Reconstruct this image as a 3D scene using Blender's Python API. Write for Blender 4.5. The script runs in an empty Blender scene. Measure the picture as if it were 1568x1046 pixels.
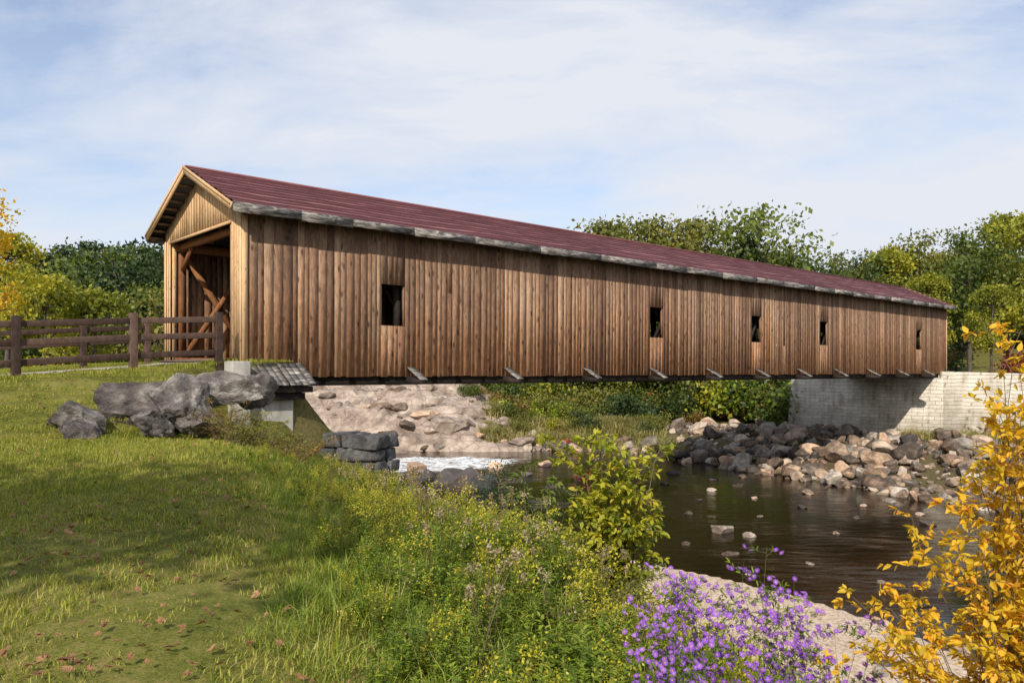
import bpy, math, random
import numpy as np
from mathutils import Vector, noise as mnoise
rng=np.random.default_rng(7); random.seed(7)
scene=bpy.context.scene
def nrm(a): return a/np.maximum(np.linalg.norm(a,axis=-1,keepdims=True),1e-9)
def sm(t): t=np.clip(t,0,1); return t*t*(3-2*t)
# ---------------------------------------------------------------- noise
def _h(i,j,s):
    v=np.sin(i*127.1+j*311.7+s*74.7)*43758.5453
    return v-np.floor(v)
def vn(x,y,s=0):
    i=np.floor(x); j=np.floor(y); fx=x-i; fy=y-j
    fx=fx*fx*(3-2*fx); fy=fy*fy*(3-2*fy)
    return (_h(i,j,s)*(1-fx)+_h(i+1,j,s)*fx)*(1-fy)+(_h(i,j+1,s)*(1-fx)+_h(i+1,j+1,s)*fx)*fy
def fbm(x,y,s=0,o=4):
    r=0;a=.5
    for k in range(o):
        r=r+a*vn(x*2**k,y*2**k,s+k); a*=.5
    return r
# ---------------------------------------------------------------- builder
class B:
    def __init__(s): s.v=[];s.f=[];s.m=[];s.a=[];s.n=0
    def add(s,V,F,mat=0,rnd=0.5):
        V=np.asarray(V,float).reshape(-1,3);F=np.asarray(F,int).reshape(-1,4)
        s.v.append(V);s.f.append(F+s.n);s.n+=len(V)
        s.m.append(np.full(len(F),mat)); s.a.append(np.broadcast_to(np.asarray(rnd,float),(len(F),)).copy())
    def hexa(s,c,mat=0,rnd=None):
        if rnd is None: rnd=random.random()
        s.add(c,[[0,3,2,1],[4,5,6,7],[0,1,5,4],[1,2,6,5],[2,3,7,6],[3,0,4,7]],mat,rnd)
    def box(s,x0,x1,y0,y1,z0,z1,mat=0,rnd=None):
        s.hexa([[x0,y0,z0],[x1,y0,z0],[x1,y1,z0],[x0,y1,z0],[x0,y0,z1],[x1,y0,z1],[x1,y1,z1],[x0,y1,z1]],mat,rnd)
    def beam(s,p0,p1,w,h,up=(0,0,1),mat=0,rnd=None):
        p0=np.array(p0,float);p1=np.array(p1,float);d=nrm(p1-p0);u=np.array(up,float)
        sd=nrm(np.cross(d,u));u=np.cross(sd,d);a=sd*w/2;b=u*h/2
        s.hexa([p0-a-b,p1-a-b,p1+a-b,p0+a-b,p0-a+b,p1-a+b,p1+a+b,p0+a+b],mat,rnd)
    def tube(s,pts,rad,n=6,mat=0,rnd=.5):
        pts=np.array(pts,float);k=len(pts);V=[]
        for i in range(k):
            d=pts[min(i+1,k-1)]-pts[max(i-1,0)];d=nrm(d)
            a=np.cross(d,[.3,.9,.1]);a=nrm(a);b=np.cross(d,a)
            for j in range(n):
                t=2*math.pi*j/n;V.append(pts[i]+rad[i]*(a*math.cos(t)+b*math.sin(t)))
        F=[[i*n+j,i*n+(j+1)%n,(i+1)*n+(j+1)%n,(i+1)*n+j] for i in range(k-1) for j in range(n)]
        s.add(V,F,mat,rnd)
    def leaves(s,P,D,N,L,W,mat=0,rnd=None,simple=False):
        n=len(P)
        if n==0:return
        if rnd is None: rnd=rng.random(n)
        L=np.broadcast_to(np.asarray(L,float),(n,))[:,None];W=np.broadcast_to(np.asarray(W,float),(n,))[:,None]
        D=nrm(D);S=nrm(np.cross(D,N));U=np.cross(S,D)
        if simple:
            V=np.stack([P,P+.5*L*D+.5*W*S+.1*W*U,P+L*D,P+.5*L*D-.5*W*S+.1*W*U],1)
            F=np.arange(n)[:,None]*4+np.array([[0,1,2,3]])
            s.add(V.reshape(-1,3),F,mat,rnd);return
        V=np.stack([P,P+.33*L*D+.5*W*S+.15*W*U,P+.7*L*D+.36*W*S+.08*W*U-.03*L*U,P+L*D-.12*L*U,
                    P+.7*L*D-.36*W*S+.08*W*U-.03*L*U,P+.33*L*D-.5*W*S+.15*W*U],1)
        F=(np.arange(n)[:,None,None]*6+np.array([[0,1,2,3],[0,3,4,5]])[None]).reshape(-1,4)
        s.add(V.reshape(-1,3),F,mat,np.repeat(rnd,2))
    def blades(s,P,H,W,lean,az,mat=0,rnd=None):
        n=len(P)
        if rnd is None: rnd=rng.random(n)
        H=H[:,None];W=np.broadcast_to(W,(n,))[:,None];lean=lean[:,None]
        d=np.stack([np.cos(az),np.sin(az),0*az],1);a2=az+1.57+rng.uniform(-.6,.6,n)
        S=np.stack([np.cos(a2),np.sin(a2),0*az],1);Z=np.array([0,0,1.])
        M=P+Z*H*.55+d*lean*H*.3;T=P+Z*H*(1-.25*lean)+d*lean*H
        V=np.stack([P-S*W*.5,P+S*W*.5,M+S*W*.42,M-S*W*.42,T+S*W*.06,T-S*W*.06],1)
        F=(np.arange(n)[:,None,None]*6+np.array([[0,1,2,3],[3,2,4,5]])[None]).reshape(-1,4)
        s.add(V.reshape(-1,3),F,mat,np.repeat(rnd,2))
    def build(s,name,mats,parent=None,link=True,smooth=False,bevel=0):
        V=np.concatenate(s.v);F=np.concatenate(s.f);me=bpy.data.meshes.new(name)
        me.vertices.add(len(V));me.vertices.foreach_set('co',V.ravel())
        me.loops.add(F.size);me.loops.foreach_set('vertex_index',F.ravel().astype(np.int32))
        me.polygons.add(len(F));me.polygons.foreach_set('loop_start',(np.arange(len(F))*4).astype(np.int32))
        me.polygons.foreach_set('material_index',np.concatenate(s.m).astype(np.int32))
        if smooth: me.polygons.foreach_set('use_smooth',np.ones(len(F),bool))
        me.update(calc_edges=True)
        at=me.attributes.new('rnd','FLOAT','FACE');at.data.foreach_set('value',np.concatenate(s.a).astype(np.float32))
        for m in mats: me.materials.append(m)
        ob=bpy.data.objects.new(name,me)
        if link: scene.collection.objects.link(ob)
        if parent: ob.parent=parent
        if bevel:
            md=ob.modifiers.new('bevel','BEVEL');md.width=bevel;md.segments=2;md.limit_method='ANGLE'
        return ob
def empty(name,loc=(0,0,0),rz=0):
    e=bpy.data.objects.new(name,None);scene.collection.objects.link(e);e.location=loc;e.rotation_euler=(0,0,rz);return e
# ---------------------------------------------------------------- materials
def newmat(name):
    m=bpy.data.materials.new(name);m.use_nodes=True;nt=m.node_tree
    for n in list(nt.nodes):
        nt.nodes.remove(n)
    o=nt.nodes.new('ShaderNodeOutputMaterial');p=nt.nodes.new('ShaderNodeBsdfPrincipled')
    nt.links.new(p.outputs[0],o.inputs[0]);return m,nt,p,o
def ramp(nt,src,cols,interp='LINEAR'):
    r=nt.nodes.new('ShaderNodeValToRGB');r.color_ramp.interpolation=interp;e=r.color_ramp.elements
    while len(e)<len(cols): e.new(.5)
    for i,(p,c) in enumerate(cols): e[i].position=p;e[i].color=(*c,1)
    nt.links.new(src,r.inputs[0]);return r.outputs[0]
def attr(nt,name,k='Fac'):
    a=nt.nodes.new('ShaderNodeAttribute');a.attribute_name=name;return a.outputs[k]
def mth(nt,op,a,b=None,c=None,clamp=False):
    m=nt.nodes.new('ShaderNodeMath');m.operation=op;m.use_clamp=clamp
    for i,x in enumerate([a,b,c]):
        if x is None: continue
        if isinstance(x,(int,float)): m.inputs[i].default_value=x
        else: nt.links.new(x,m.inputs[i])
    return m.outputs[0]
def coords(nt,scale=(1,1,1),kind='Object'):
    t=nt.nodes.new('ShaderNodeTexCoord');mp=nt.nodes.new('ShaderNodeMapping');mp.inputs['Scale'].default_value=scale
    nt.links.new(t.outputs[kind],mp.inputs[0]);return mp.outputs[0]
def noise(nt,vec,scale,detail=5,rough=.55,dist=0):
    n=nt.nodes.new('ShaderNodeTexNoise');n.inputs['Scale'].default_value=scale;n.inputs['Detail'].default_value=detail
    n.inputs['Roughness'].default_value=rough;n.inputs['Distortion'].default_value=dist
    if vec is not None: nt.links.new(vec,n.inputs['Vector'])
    return n.outputs['Fac']
def mixc(nt,fac,a,b,mode='MIX'):
    m=nt.nodes.new('ShaderNodeMix');m.data_type='RGBA';m.blend_type=mode
    for i,x in ((0,fac),(6,a),(7,b)):
        if isinstance(x,(int,float)): m.inputs[i].default_value=x
        elif isinstance(x,tuple): m.inputs[i].default_value=(*x,1)
        else: nt.links.new(x,m.inputs[i])
    return m.outputs[2]
def bump(nt,p,h,strength=.3,dist=.02):
    b=nt.nodes.new('ShaderNodeBump');b.inputs['Strength'].default_value=strength;b.inputs['Distance'].default_value=dist
    nt.links.new(h,b.inputs['Height']);nt.links.new(b.outputs[0],p.inputs['Normal'])
def geopos(nt):
    return nt.nodes.new('ShaderNodeNewGeometry').outputs['Position']
def wood(name,dark,mid,light,gscale=(14,14,1.0),stain=.6,rough=.8,pb=.36,weather=False,ks=(7,7,3.0),kt=(.08,.19)):
    m,nt,p,o=newmat(name)
    a=attr(nt,'rnd')
    c=nt.nodes.new('ShaderNodeTexCoord').outputs['Object']
    cb=nt.nodes.new('ShaderNodeCombineXYZ');s=mth(nt,'MULTIPLY',a,37.0)
    for i in range(3): nt.links.new(s,cb.inputs[i])
    ad=nt.nodes.new('ShaderNodeVectorMath');ad.operation='ADD';nt.links.new(c,ad.inputs[0]);nt.links.new(cb.outputs[0],ad.inputs[1])
    def mapped(sc):
        mp=nt.nodes.new('ShaderNodeMapping');mp.inputs['Scale'].default_value=sc;nt.links.new(ad.outputs[0],mp.inputs[0]);return mp.outputs[0]
    g=noise(nt,mapped(gscale),2.2,8,.68,.6)
    g2=noise(nt,mapped((.2,.2,max(gscale[2]*.5,.3))),1.6,4,.6,.3)
    g3=noise(nt,mapped((9,9,2.6)),1.3,6,.7,.5)
    f=mth(nt,'ADD',mth(nt,'MULTIPLY',g,.7),mth(nt,'MULTIPLY',a,pb))
    f=mth(nt,'ADD',f,mth(nt,'MULTIPLY',g2,.3));f=mth(nt,'ADD',f,mth(nt,'MULTIPLY',g3,.6));f=mth(nt,'SUBTRACT',f,.365+pb*.5)
    col=ramp(nt,f,[(.14,dark),(.43,mid),(.76,light)])
    if weather:
        sp=nt.nodes.new('ShaderNodeSeparateXYZ');nt.links.new(c,sp.inputs[0])
        big=noise(nt,coords(nt,(.25,.25,.12)),1.5,4,.6)
        k=mth(nt,'ADD',mth(nt,'MULTIPLY',sp.outputs[2],.14),mth(nt,'MULTIPLY',big,.9));k=mth(nt,'ADD',k,mth(nt,'MULTIPLY',g2,.5))
        wf=ramp(nt,mth(nt,'SUBTRACT',k,.5),[(.15,(0,0,0)),(.65,(1,1,1))])
        wf2=ramp(nt,mth(nt,'SUBTRACT',k,.55),[(.42,(0,0,0)),(.88,(.8,.8,.8))])
        gr_=mixc(nt,1.0,col,(.60,.62,.64),'MULTIPLY')
        col=mixc(nt,wf2,mixc(nt,wf,mixc(nt,1.0,col,(1.22,1.04,.86),'MULTIPLY'),col),gr_)
    vo=nt.nodes.new('ShaderNodeTexVoronoi');vo.inputs['Scale'].default_value=1.0
    nt.links.new(mapped(ks),vo.inputs['Vector'])
    kn=ramp(nt,vo.outputs['Distance'],[(kt[0],(1,1,1)),(kt[1],(0,0,0))])
    col=mixc(nt,mth(nt,'MULTIPLY',kn,stain),col,tuple(x*.6 for x in dark))
    nt.links.new(col,p.inputs['Base Color']);p.inputs['Roughness'].default_value=rough
    p.inputs['Specular IOR Level'].default_value=.25
    bump(nt,p,g,.4,.008);return m
M_sid=wood('weathered_siding',(.07,.038,.026),(.24,.137,.083),(.56,.37,.235),gscale=(26,26,1.1),pb=.28,weather=True,stain=.85,ks=(4.5,4.5,1.7),kt=(.10,.24))
M_fresh=wood('fresh_siding',(.22,.13,.065),(.52,.32,.165),(.70,.50,.29),stain=.8,pb=.25)
M_truss=wood('truss_timber',(.06,.022,.011),(.17,.068,.027),(.32,.14,.055))
M_plank=wood('deck_wood',(.05,.04,.03),(.14,.10,.075),(.25,.19,.15))
M_fence=wood('fence_timber',(.03,.018,.014),(.075,.045,.034),(.15,.095,.07),gscale=(3,3,3))
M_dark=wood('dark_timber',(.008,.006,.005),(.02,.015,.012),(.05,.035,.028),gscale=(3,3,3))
def greywood():
    m,nt,p,o=newmat('weathered_grey_timber')
    c=coords(nt,(1.1,3,5));n=noise(nt,c,1.7,7,.7,.8);n2=noise(nt,coords(nt,(.6,8,18)),3,6,.7)
    f=mth(nt,'ADD',mth(nt,'MULTIPLY',n,.75),mth(nt,'MULTIPLY',n2,.25))
    col=ramp(nt,f,[(.38,(.02,.018,.017)),(.47,(.09,.082,.075)),(.55,(.24,.22,.2)),(.66,(.55,.52,.48))])
    nt.links.new(col,p.inputs['Base Color']);p.inputs['Roughness'].default_value=.85;bump(nt,p,n2,.4,.01);return m
M_grey=greywood()
def roofm():
    m,nt,p,o=newmat('red_roof')
    a=attr(nt,'rnd');c=coords(nt,(1,1,1));n=noise(nt,c,.7,6,.7);n2=noise(nt,coords(nt,(1.5,9,9)),4,4)
    f=mth(nt,'ADD',mth(nt,'MULTIPLY',a,.6),mth(nt,'ADD',mth(nt,'MULTIPLY',n,.35),mth(nt,'MULTIPLY',n2,.3)))
    col=ramp(nt,f,[(.25,(.06,.02,.024)),(.6,(.17,.06,.066)),(.95,(.32,.145,.145))])
    nt.links.new(col,p.inputs['Base Color']);p.inputs['Roughness'].default_value=.65;p.inputs['Specular IOR Level'].default_value=.3;bump(nt,p,n2,.3,.01);return m
M_roof=roofm()
def concrete(name,c1,c2,course=0):
    m,nt,p,o=newmat(name)
    c=coords(nt);n=noise(nt,c,.8,8,.7,.3);n2=noise(nt,coords(nt,(.8,.8,.12)),2.2,5,.7);n3=noise(nt,c,14,4)
    f=mth(nt,'ADD',mth(nt,'MULTIPLY',n,.55),mth(nt,'MULTIPLY',n2,.45))
    col=ramp(nt,f,[(.36,c1),(.52,c2),(.66,tuple(min(1,x*1.2) for x in c2))])
    if course:
        t=nt.nodes.new('ShaderNodeTexCoord');sp=nt.nodes.new('ShaderNodeSeparateXYZ');nt.links.new(t.outputs['Object'],sp.inputs[0])
        cb=nt.nodes.new('ShaderNodeCombineXYZ');wob=mth(nt,'MULTIPLY',mth(nt,'SUBTRACT',n,.5),.35)
        nt.links.new(mth(nt,'ADD',sp.outputs[0],sp.outputs[1]),cb.inputs[0]);nt.links.new(mth(nt,'ADD',sp.outputs[2],wob),cb.inputs[1])
        br=nt.nodes.new('ShaderNodeTexBrick');nt.links.new(cb.outputs[0],br.inputs['Vector'])
        br.inputs['Scale'].default_value=1;br.inputs['Brick Width'].default_value=.8;br.inputs['Row Height'].default_value=.27
        br.inputs['Mortar Size'].default_value=.018;br.inputs['Mortar Smooth'].default_value=.7;br.inputs['Color1'].default_value=(1,1,1,1);br.inputs['Color2'].default_value=(.82,.81,.79,1);br.inputs['Mortar'].default_value=(.62,.6,.56,1)
        col=mixc(nt,1.0,col,br.outputs['Color'],'MULTIPLY')
        bump(nt,p,mth(nt,'ADD',mth(nt,'MULTIPLY',br.outputs['Fac'],-.9),n3),.8,.06)
    else: bump(nt,p,n3,.3,.02)
    nt.links.new(col,p.inputs['Base Color']);p.inputs['Roughness'].default_value=.85;return m
M_abut=concrete('abutment_concrete',(.34,.29,.22),(.62,.57,.48),1)
M_conc=concrete('old_concrete',(.2,.18,.15),(.42,.40,.36))
def rockm(name,cols,sc=1.2,crack=.5,kind='Object',warm=True):
    m,nt,p,o=newmat(name)
    c=coords(nt,kind=kind);n=noise(nt,c,sc,9,.7,.4)
    oi=nt.nodes.new('ShaderNodeObjectInfo')
    f=mth(nt,'ADD',n,mth(nt,'MULTIPLY',mth(nt,'SUBTRACT',oi.outputs['Random'],.5),.42 if warm else .1))
    col=ramp(nt,f,[(.3+.4*i/(len(cols)-1),x) for i,x in enumerate(cols)])
    if crack>0:
        vo=nt.nodes.new('ShaderNodeTexVoronoi');vo.feature='DISTANCE_TO_EDGE';vo.inputs['Scale'].default_value=sc*.9
        nt.links.new(coords(nt,(1,1,2.4),kind),vo.inputs['Vector'])
        ck=ramp(nt,vo.outputs['Distance'],[(0,(1,1,1)),(.035,(0,0,0))])
        col=mixc(nt,mth(nt,'MULTIPLY',ck,crack),col,(.06,.05,.045))
    if warm:
        r2=mth(nt,'FRACT',mth(nt,'MULTIPLY',oi.outputs['Random'],7.31))
        col=mixc(nt,mth(nt,'MULTIPLY',r2,.9),col,mixc(nt,1.0,col,(1.15,.82,.6),'MULTIPLY'))
    nt.links.new(col,p.inputs['Base Color']);p.inputs['Roughness'].default_value=.85
    bump(nt,p,noise(nt,c,sc*6,6,.7),.8,.08);return m
M_rip=rockm('riprap_stone',[(.06,.052,.045),(.21,.18,.15),(.5,.45,.38)],1.3,0)
M_bld=rockm('boulder_stone',[(.025,.02,.019),(.07,.058,.054),(.14,.12,.11),(.26,.235,.215),(.52,.48,.45)],1.9,.3,warm=False)
M_ledge=rockm('ledge_rock',[(.07,.05,.04),(.22,.165,.13),(.40,.32,.26),(.58,.50,.43)],.6,.55,warm=False)
M_block=rockm('ruin_stone',[(.012,.012,.013),(.032,.032,.034),(.10,.098,.098),(.2,.19,.18)],2.2,.2,warm=False)
M_pale=rockm('pale_stone',[(.25,.22,.19),(.45,.41,.36),(.62,.58,.52)],1.0,0)
def leafm(name,cols,tr=.35,rw=.35,rough=.5,k_=1.0):
    m,nt,p,o=newmat(name)
    a=attr(nt,'rnd');oi=nt.nodes.new('ShaderNodeObjectInfo')
    f=mth(nt,'ADD',mth(nt,'MULTIPLY',a,1-rw),mth(nt,'MULTIPLY',oi.outputs['Random'],rw))
    k=len(cols);col=ramp(nt,f,[(.08+.84*i/(k-1),tuple(min(1,q*k_) for q in c)) for i,c in enumerate(cols)])
    nt.links.new(col,p.inputs['Base Color']);p.inputs['Roughness'].default_value=rough;p.inputs['Specular IOR Level'].default_value=.3
    t=nt.nodes.new('ShaderNodeBsdfTranslucent');nt.links.new(mixc(nt,1.0,col,(1.5,1.45,.7),'MULTIPLY'),t.inputs[0])
    mx=nt.nodes.new('ShaderNodeMixShader');mx.inputs[0].default_value=tr
    nt.links.new(p.outputs[0],mx.inputs[1]);nt.links.new(t.outputs[0],mx.inputs[2]);nt.links.new(mx.outputs[0],o.inputs[0]);return m
L_green=leafm('leaves_green',[(.04,.07,.016),(.105,.145,.03),(.19,.225,.045)])
L_dkgreen=leafm('leaves_dark_green',[(.02,.04,.014),(.048,.078,.025),(.09,.13,.04)],.25)
L_olive=leafm('leaves_olive',[(.075,.085,.02),(.17,.18,.04),(.3,.265,.055)])
L_yelgreen=leafm('leaves_yellow_green',[(.09,.115,.014),(.26,.27,.03),(.46,.40,.04)])
L_sap=leafm('sapling_leaves',[(.07,.10,.012),(.19,.23,.02),(.38,.37,.03),(.55,.44,.04)])
L_yellow=leafm('leaves_yellow',[(.26,.2,.015),(.6,.42,.025),(.74,.46,.035),(.6,.24,.02)])
L_red=leafm('leaves_red',[(.08,.01,.008),(.25,.025,.015),(.35,.06,.02)])
L_rust=leafm('leaves_rust',[(.09,.05,.02),(.2,.12,.04),(.24,.2,.05),(.34,.15,.05)],.25)
L_weed=leafm('weed_leaves',[(.06,.11,.012),(.17,.25,.022),(.34,.39,.04)])
L_gold=leafm('goldenrod',[(.25,.25,.02),(.48,.44,.04),(.62,.54,.06)])
L_brown=leafm('dry_leaves',[(.09,.045,.022),(.26,.13,.06),(.5,.3,.15)],.15)
L_lawn=leafm('lawn_grass',[(.09,.125,.012),(.22,.26,.028),(.38,.37,.055),(.46,.38,.14)],.35,.3)
L_tall=leafm('tall_grass',[(.06,.11,.012),(.16,.25,.025),(.33,.37,.045),(.46,.40,.15)],.35,.4)
L_dry=leafm('dry_grass',[(.10,.12,.03),(.22,.22,.06),(.36,.31,.12),(.46,.38,.2)],.3,.5)
L_purple=leafm('aster_petals',[(.17,.045,.38),(.30,.10,.56),(.45,.22,.72)],.25)
L_cream=leafm('seed_heads',[(.14,.1,.055),(.28,.22,.12),(.42,.36,.24)],.2)
M_bark=wood('bark',(.03,.022,.018),(.09,.07,.055),(.2,.17,.14),gscale=(3,3,.8))
M_birch=wood('pale_bark',(.12,.10,.08),(.3,.27,.24),(.5,.47,.43),gscale=(2,2,4))
M_stem,_nt,_p,_o=newmat('stem');_p.inputs['Base Color'].default_value=(.13,.09,.045,1)
M_stemg,_nt,_p,_o=newmat('green_stem');_p.inputs['Base Color'].default_value=(.11,.13,.035,1)
# ---------------------------------------------------------------- terrain
WL=-6.2
C0=np.array([-7.76,22.8]);bd=np.array([.747,.665]);bd=bd/np.linalg.norm(bd);bp=np.array([-bd[1],bd[0]])
ANG=math.atan2(bd[1],bd[0])
def loc(x,y): return (x-C0[0])*bd[0]+(y-C0[1])*bd[1],(x-C0[0])*bp[0]+(y-C0[1])*bp[1]
def wrl(lx,ly,z=0): return (C0[0]+lx*bd[0]+ly*bp[0],C0[1]+lx*bd[1]+ly*bp[1],z)
near=[(22,-60),(15,-5),(12.5,8),(10.6,15),(9.1,19.7),(7.9,21.9),(6.2,24.0),(3.7,26.2),(1,31),(-3,38),(-8,43),(-14,47),(-30,54),(-60,60),(-300,66)]
far=[(-300,80),(-60,76),(-25,68),(-10,62.5),(-2,62),(4,62),(9,59.5),(12.5,54),(14.8,49.5),(17,44.5),(19,41.3),(20.6,37.5),(22.5,34),(26,25),(30,12),(34,-5),(42,-60)]
brow=[(1.3,-60),(1.0,2),(.85,4.2),(.7,5.5),(.35,8),(-.35,10),(-1.35,12),(-3.3,17),(-4.9,20),(-6.3,22.2),(-7.6,25),(-9.7,29),(-16,36),(-32,44),(-80,50),(-400,55)]
river=near+far; plateau=brow+[(-900,55),(-900,-60)]
def dseg(x,y,pl,closed=False):
    d=np.full(x.shape,1e9);n=len(pl)
    for i in range(n if closed else n-1):
        ax,ay=pl[i];bx,by=pl[(i+1)%n];ex,ey=bx-ax,by-ay
        t=np.clip(((x-ax)*ex+(y-ay)*ey)/(ex*ex+ey*ey),0,1)
        d=np.minimum(d,np.hypot(x-ax-t*ex,y-ay-t*ey))
    return d
def inside(x,y,pl):
    c=np.zeros(x.shape,bool);n=len(pl);j=n-1
    for i in range(n):
        xi,yi=pl[i];xj,yj=pl[j]
        c^=((yi>y)!=(yj>y))&(x<(xj-xi)*(y-yi)/((yj-yi) if yj!=yi else 1e-9)+xi);j=i
    return c
emb=[wrl(52.5,-.2)[:2],wrl(57.5,-6.5)[:2],wrl(62,-9)[:2],wrl(120,-14)[:2],wrl(120,14)[:2],wrl(52.5,10.8)[:2]]
def terrain(x,y):
    x=np.asarray(x,float);y=np.asarray(y,float);lx,ly=loc(x,y)
    dn=dseg(x,y,near);df=dseg(x,y,far);db=dseg(x,y,brow)
    ri=inside(x,y,river);pi=inside(x,y,plateau)
    base=np.interp(y,[-60,3,17,30,60],[-3,-1.78,-1.3,-.5,0])
    rb_=sm(1-np.where(pi,db,0)/3.2)
    base=base-(.55*rb_+.15*sm((x+6)/6))*sm((y-1)/4)-.35*sm((y-14)/5)*sm((x+9)/3)-.32*rb_*sm((y-9)/4)
    road=np.interp(lx,[-200,-20,-6,0,60],[-2,-1.0,-.17,.3,.3])
    k=1-.87*sm((lx+3.0)/2.2)
    w=sm((ly+4.8*k)/(4.3*k))
    L=base*(1-w)+road*w
    L=L+(fbm(x*.5,y*.5,3)-.47)*.16*(1-w*.8)
    t=dn/(dn+db+1e-6)
    f=.05*np.minimum(t/.35,1)+.95*np.clip((t-.36)/.64,0,1)**1.55
    nb=WL+(L-WL)*f+(fbm(x*.6,y*.6,9)-.47)*.3*sm(t*3)*(1-sm((t-.8)*5)*.7)
    nb=np.where(pi,L,nb)
    fb=WL+1.25*sm(df/8)+4.2*sm((df-15)/25)+(fbm(x*.25,y*.25,5)-.47)*1.2*sm(df/6)
    fb=fb+np.clip((df-40)*.05,0,6)+np.clip((np.hypot(x,y)-110)*.05,0,14)
    h=np.where(ri,WL-np.minimum(1.0,.13*np.minimum(dn,df))-.02,np.where(dn<df,nb,fb))
    de=np.where(inside(x,y,emb),0,dseg(x,y,emb,True))
    h=np.where(dn<df,h,np.maximum(h,-.15-8*de))
    return h,dict(lx=lx,ly=ly,ri=ri,pi=pi,t=t,dn=dn,df=df,near=dn<df,db=db,de=de)
def Hh(x,y): return terrain(x,y)[0]
def axis(lo,hi,st,LO,HI):
    a=list(np.arange(lo,hi,st));s=st;v=lo
    L=[]
    while v>LO: s*=1.14;v-=s;L.append(v)
    v=a[-1];s=st;R=[]
    while v<HI: s*=1.14;v+=s;R.append(v)
    return np.array(L[::-1]+a+R)
xs=axis(-22,42,.3,-1500,1500);ys=axis(1,72,.3,-300,2500)
X,Y=np.meshgrid(xs,ys);Z,I=terrain(X,Y)
nx,ny=len(xs),len(ys)
b=B();idx=np.arange(nx*ny).reshape(ny,nx)
F=np.stack([idx[:-1,:-1],idx[:-1,1:],idx[1:,1:],idx[1:,:-1]],-1).reshape(-1,4)
b.add(np.stack([X,Y,Z],-1).reshape(-1,3),F)
def groundm():
    m,nt,p,o=newmat('ground_soil_grass')
    P=geopos(nt)
    w=nt.nodes.new('ShaderNodeAttribute');w.attribute_name='w';sp=nt.nodes.new('ShaderNodeSeparateColor');nt.links.new(w.outputs['Color'],sp.inputs[0])
    n1=noise(nt,P,.7,6,.65);n2=noise(nt,P,9,6,.7);n3=noise(nt,P,45,4,.7)
    g=ramp(nt,mth(nt,'ADD',mth(nt,'MULTIPLY',n1,.35),mth(nt,'ADD',mth(nt,'MULTIPLY',n2,.3),mth(nt,'MULTIPLY',n3,.35))),[(.36,(.05,.06,.012)),(.48,(.13,.14,.025)),(.56,(.22,.19,.055)),(.66,(.3,.2,.10))])
    vo=nt.nodes.new('ShaderNodeTexVoronoi');vo.inputs['Scale'].default_value=11;nt.links.new(P,vo.inputs['Vector'])
    sand=ramp(nt,mth(nt,'ADD',mth(nt,'MULTIPLY',n2,.5),mth(nt,'MULTIPLY',vo.outputs['Distance'],.7)),[(.25,(.22,.155,.10)),(.5,(.5,.38,.27)),(.8,(.66,.53,.41))])
    dirt=ramp(nt,n2,[(.35,(.05,.038,.022)),(.65,(.16,.12,.075))])
    road=ramp(nt,n3,[(.3,(.3,.26,.21)),(.7,(.48,.43,.36))])
    col=mixc(nt,sp.outputs[0],dirt,g);col=mixc(nt,sp.outputs[1],col,sand);col=mixc(nt,sp.outputs[2],col,road)
    nt.links.new(col,p.inputs['Base Color']);p.inputs['Roughness'].default_value=.95;p.inputs['Specular IOR Level'].default_value=.1
    bump(nt,p,mth(nt,'ADD',n2,n3),.6,.04);return m
M_ground=groundm()
gr=b.build('ground',[M_ground],smooth=True)
sand=((I['near'])&(I['t']<.5+.16*(fbm(X*.8,Y*.8,61)-.5))&(~I['pi'])&(X>-16)&(Y<52)).astype(float)
sand=np.where(I['ri'],.35,sand)
grass=np.where(I['pi'],1,np.where(I['near'],.5,.75))*(1-sand)
grass=grass*np.where((~I['near'])&(I['df']<16),.25,1)
edge=.25*(fbm(X*2,Y*2,4)-.5)
roadm=sm(((I['ly']-.6)+edge*3)/.6)*sm((6.0-I['ly'])/.6)*((I['lx']<.5)|(I['lx']>53))
col=np.stack([grass,sand,roadm,np.ones_like(sand)],-1).reshape(-1,4).astype(np.float32)
at=gr.data.color_attributes.new('w','FLOAT_COLOR','POINT');at.data.foreach_set('color',col.ravel())
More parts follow.
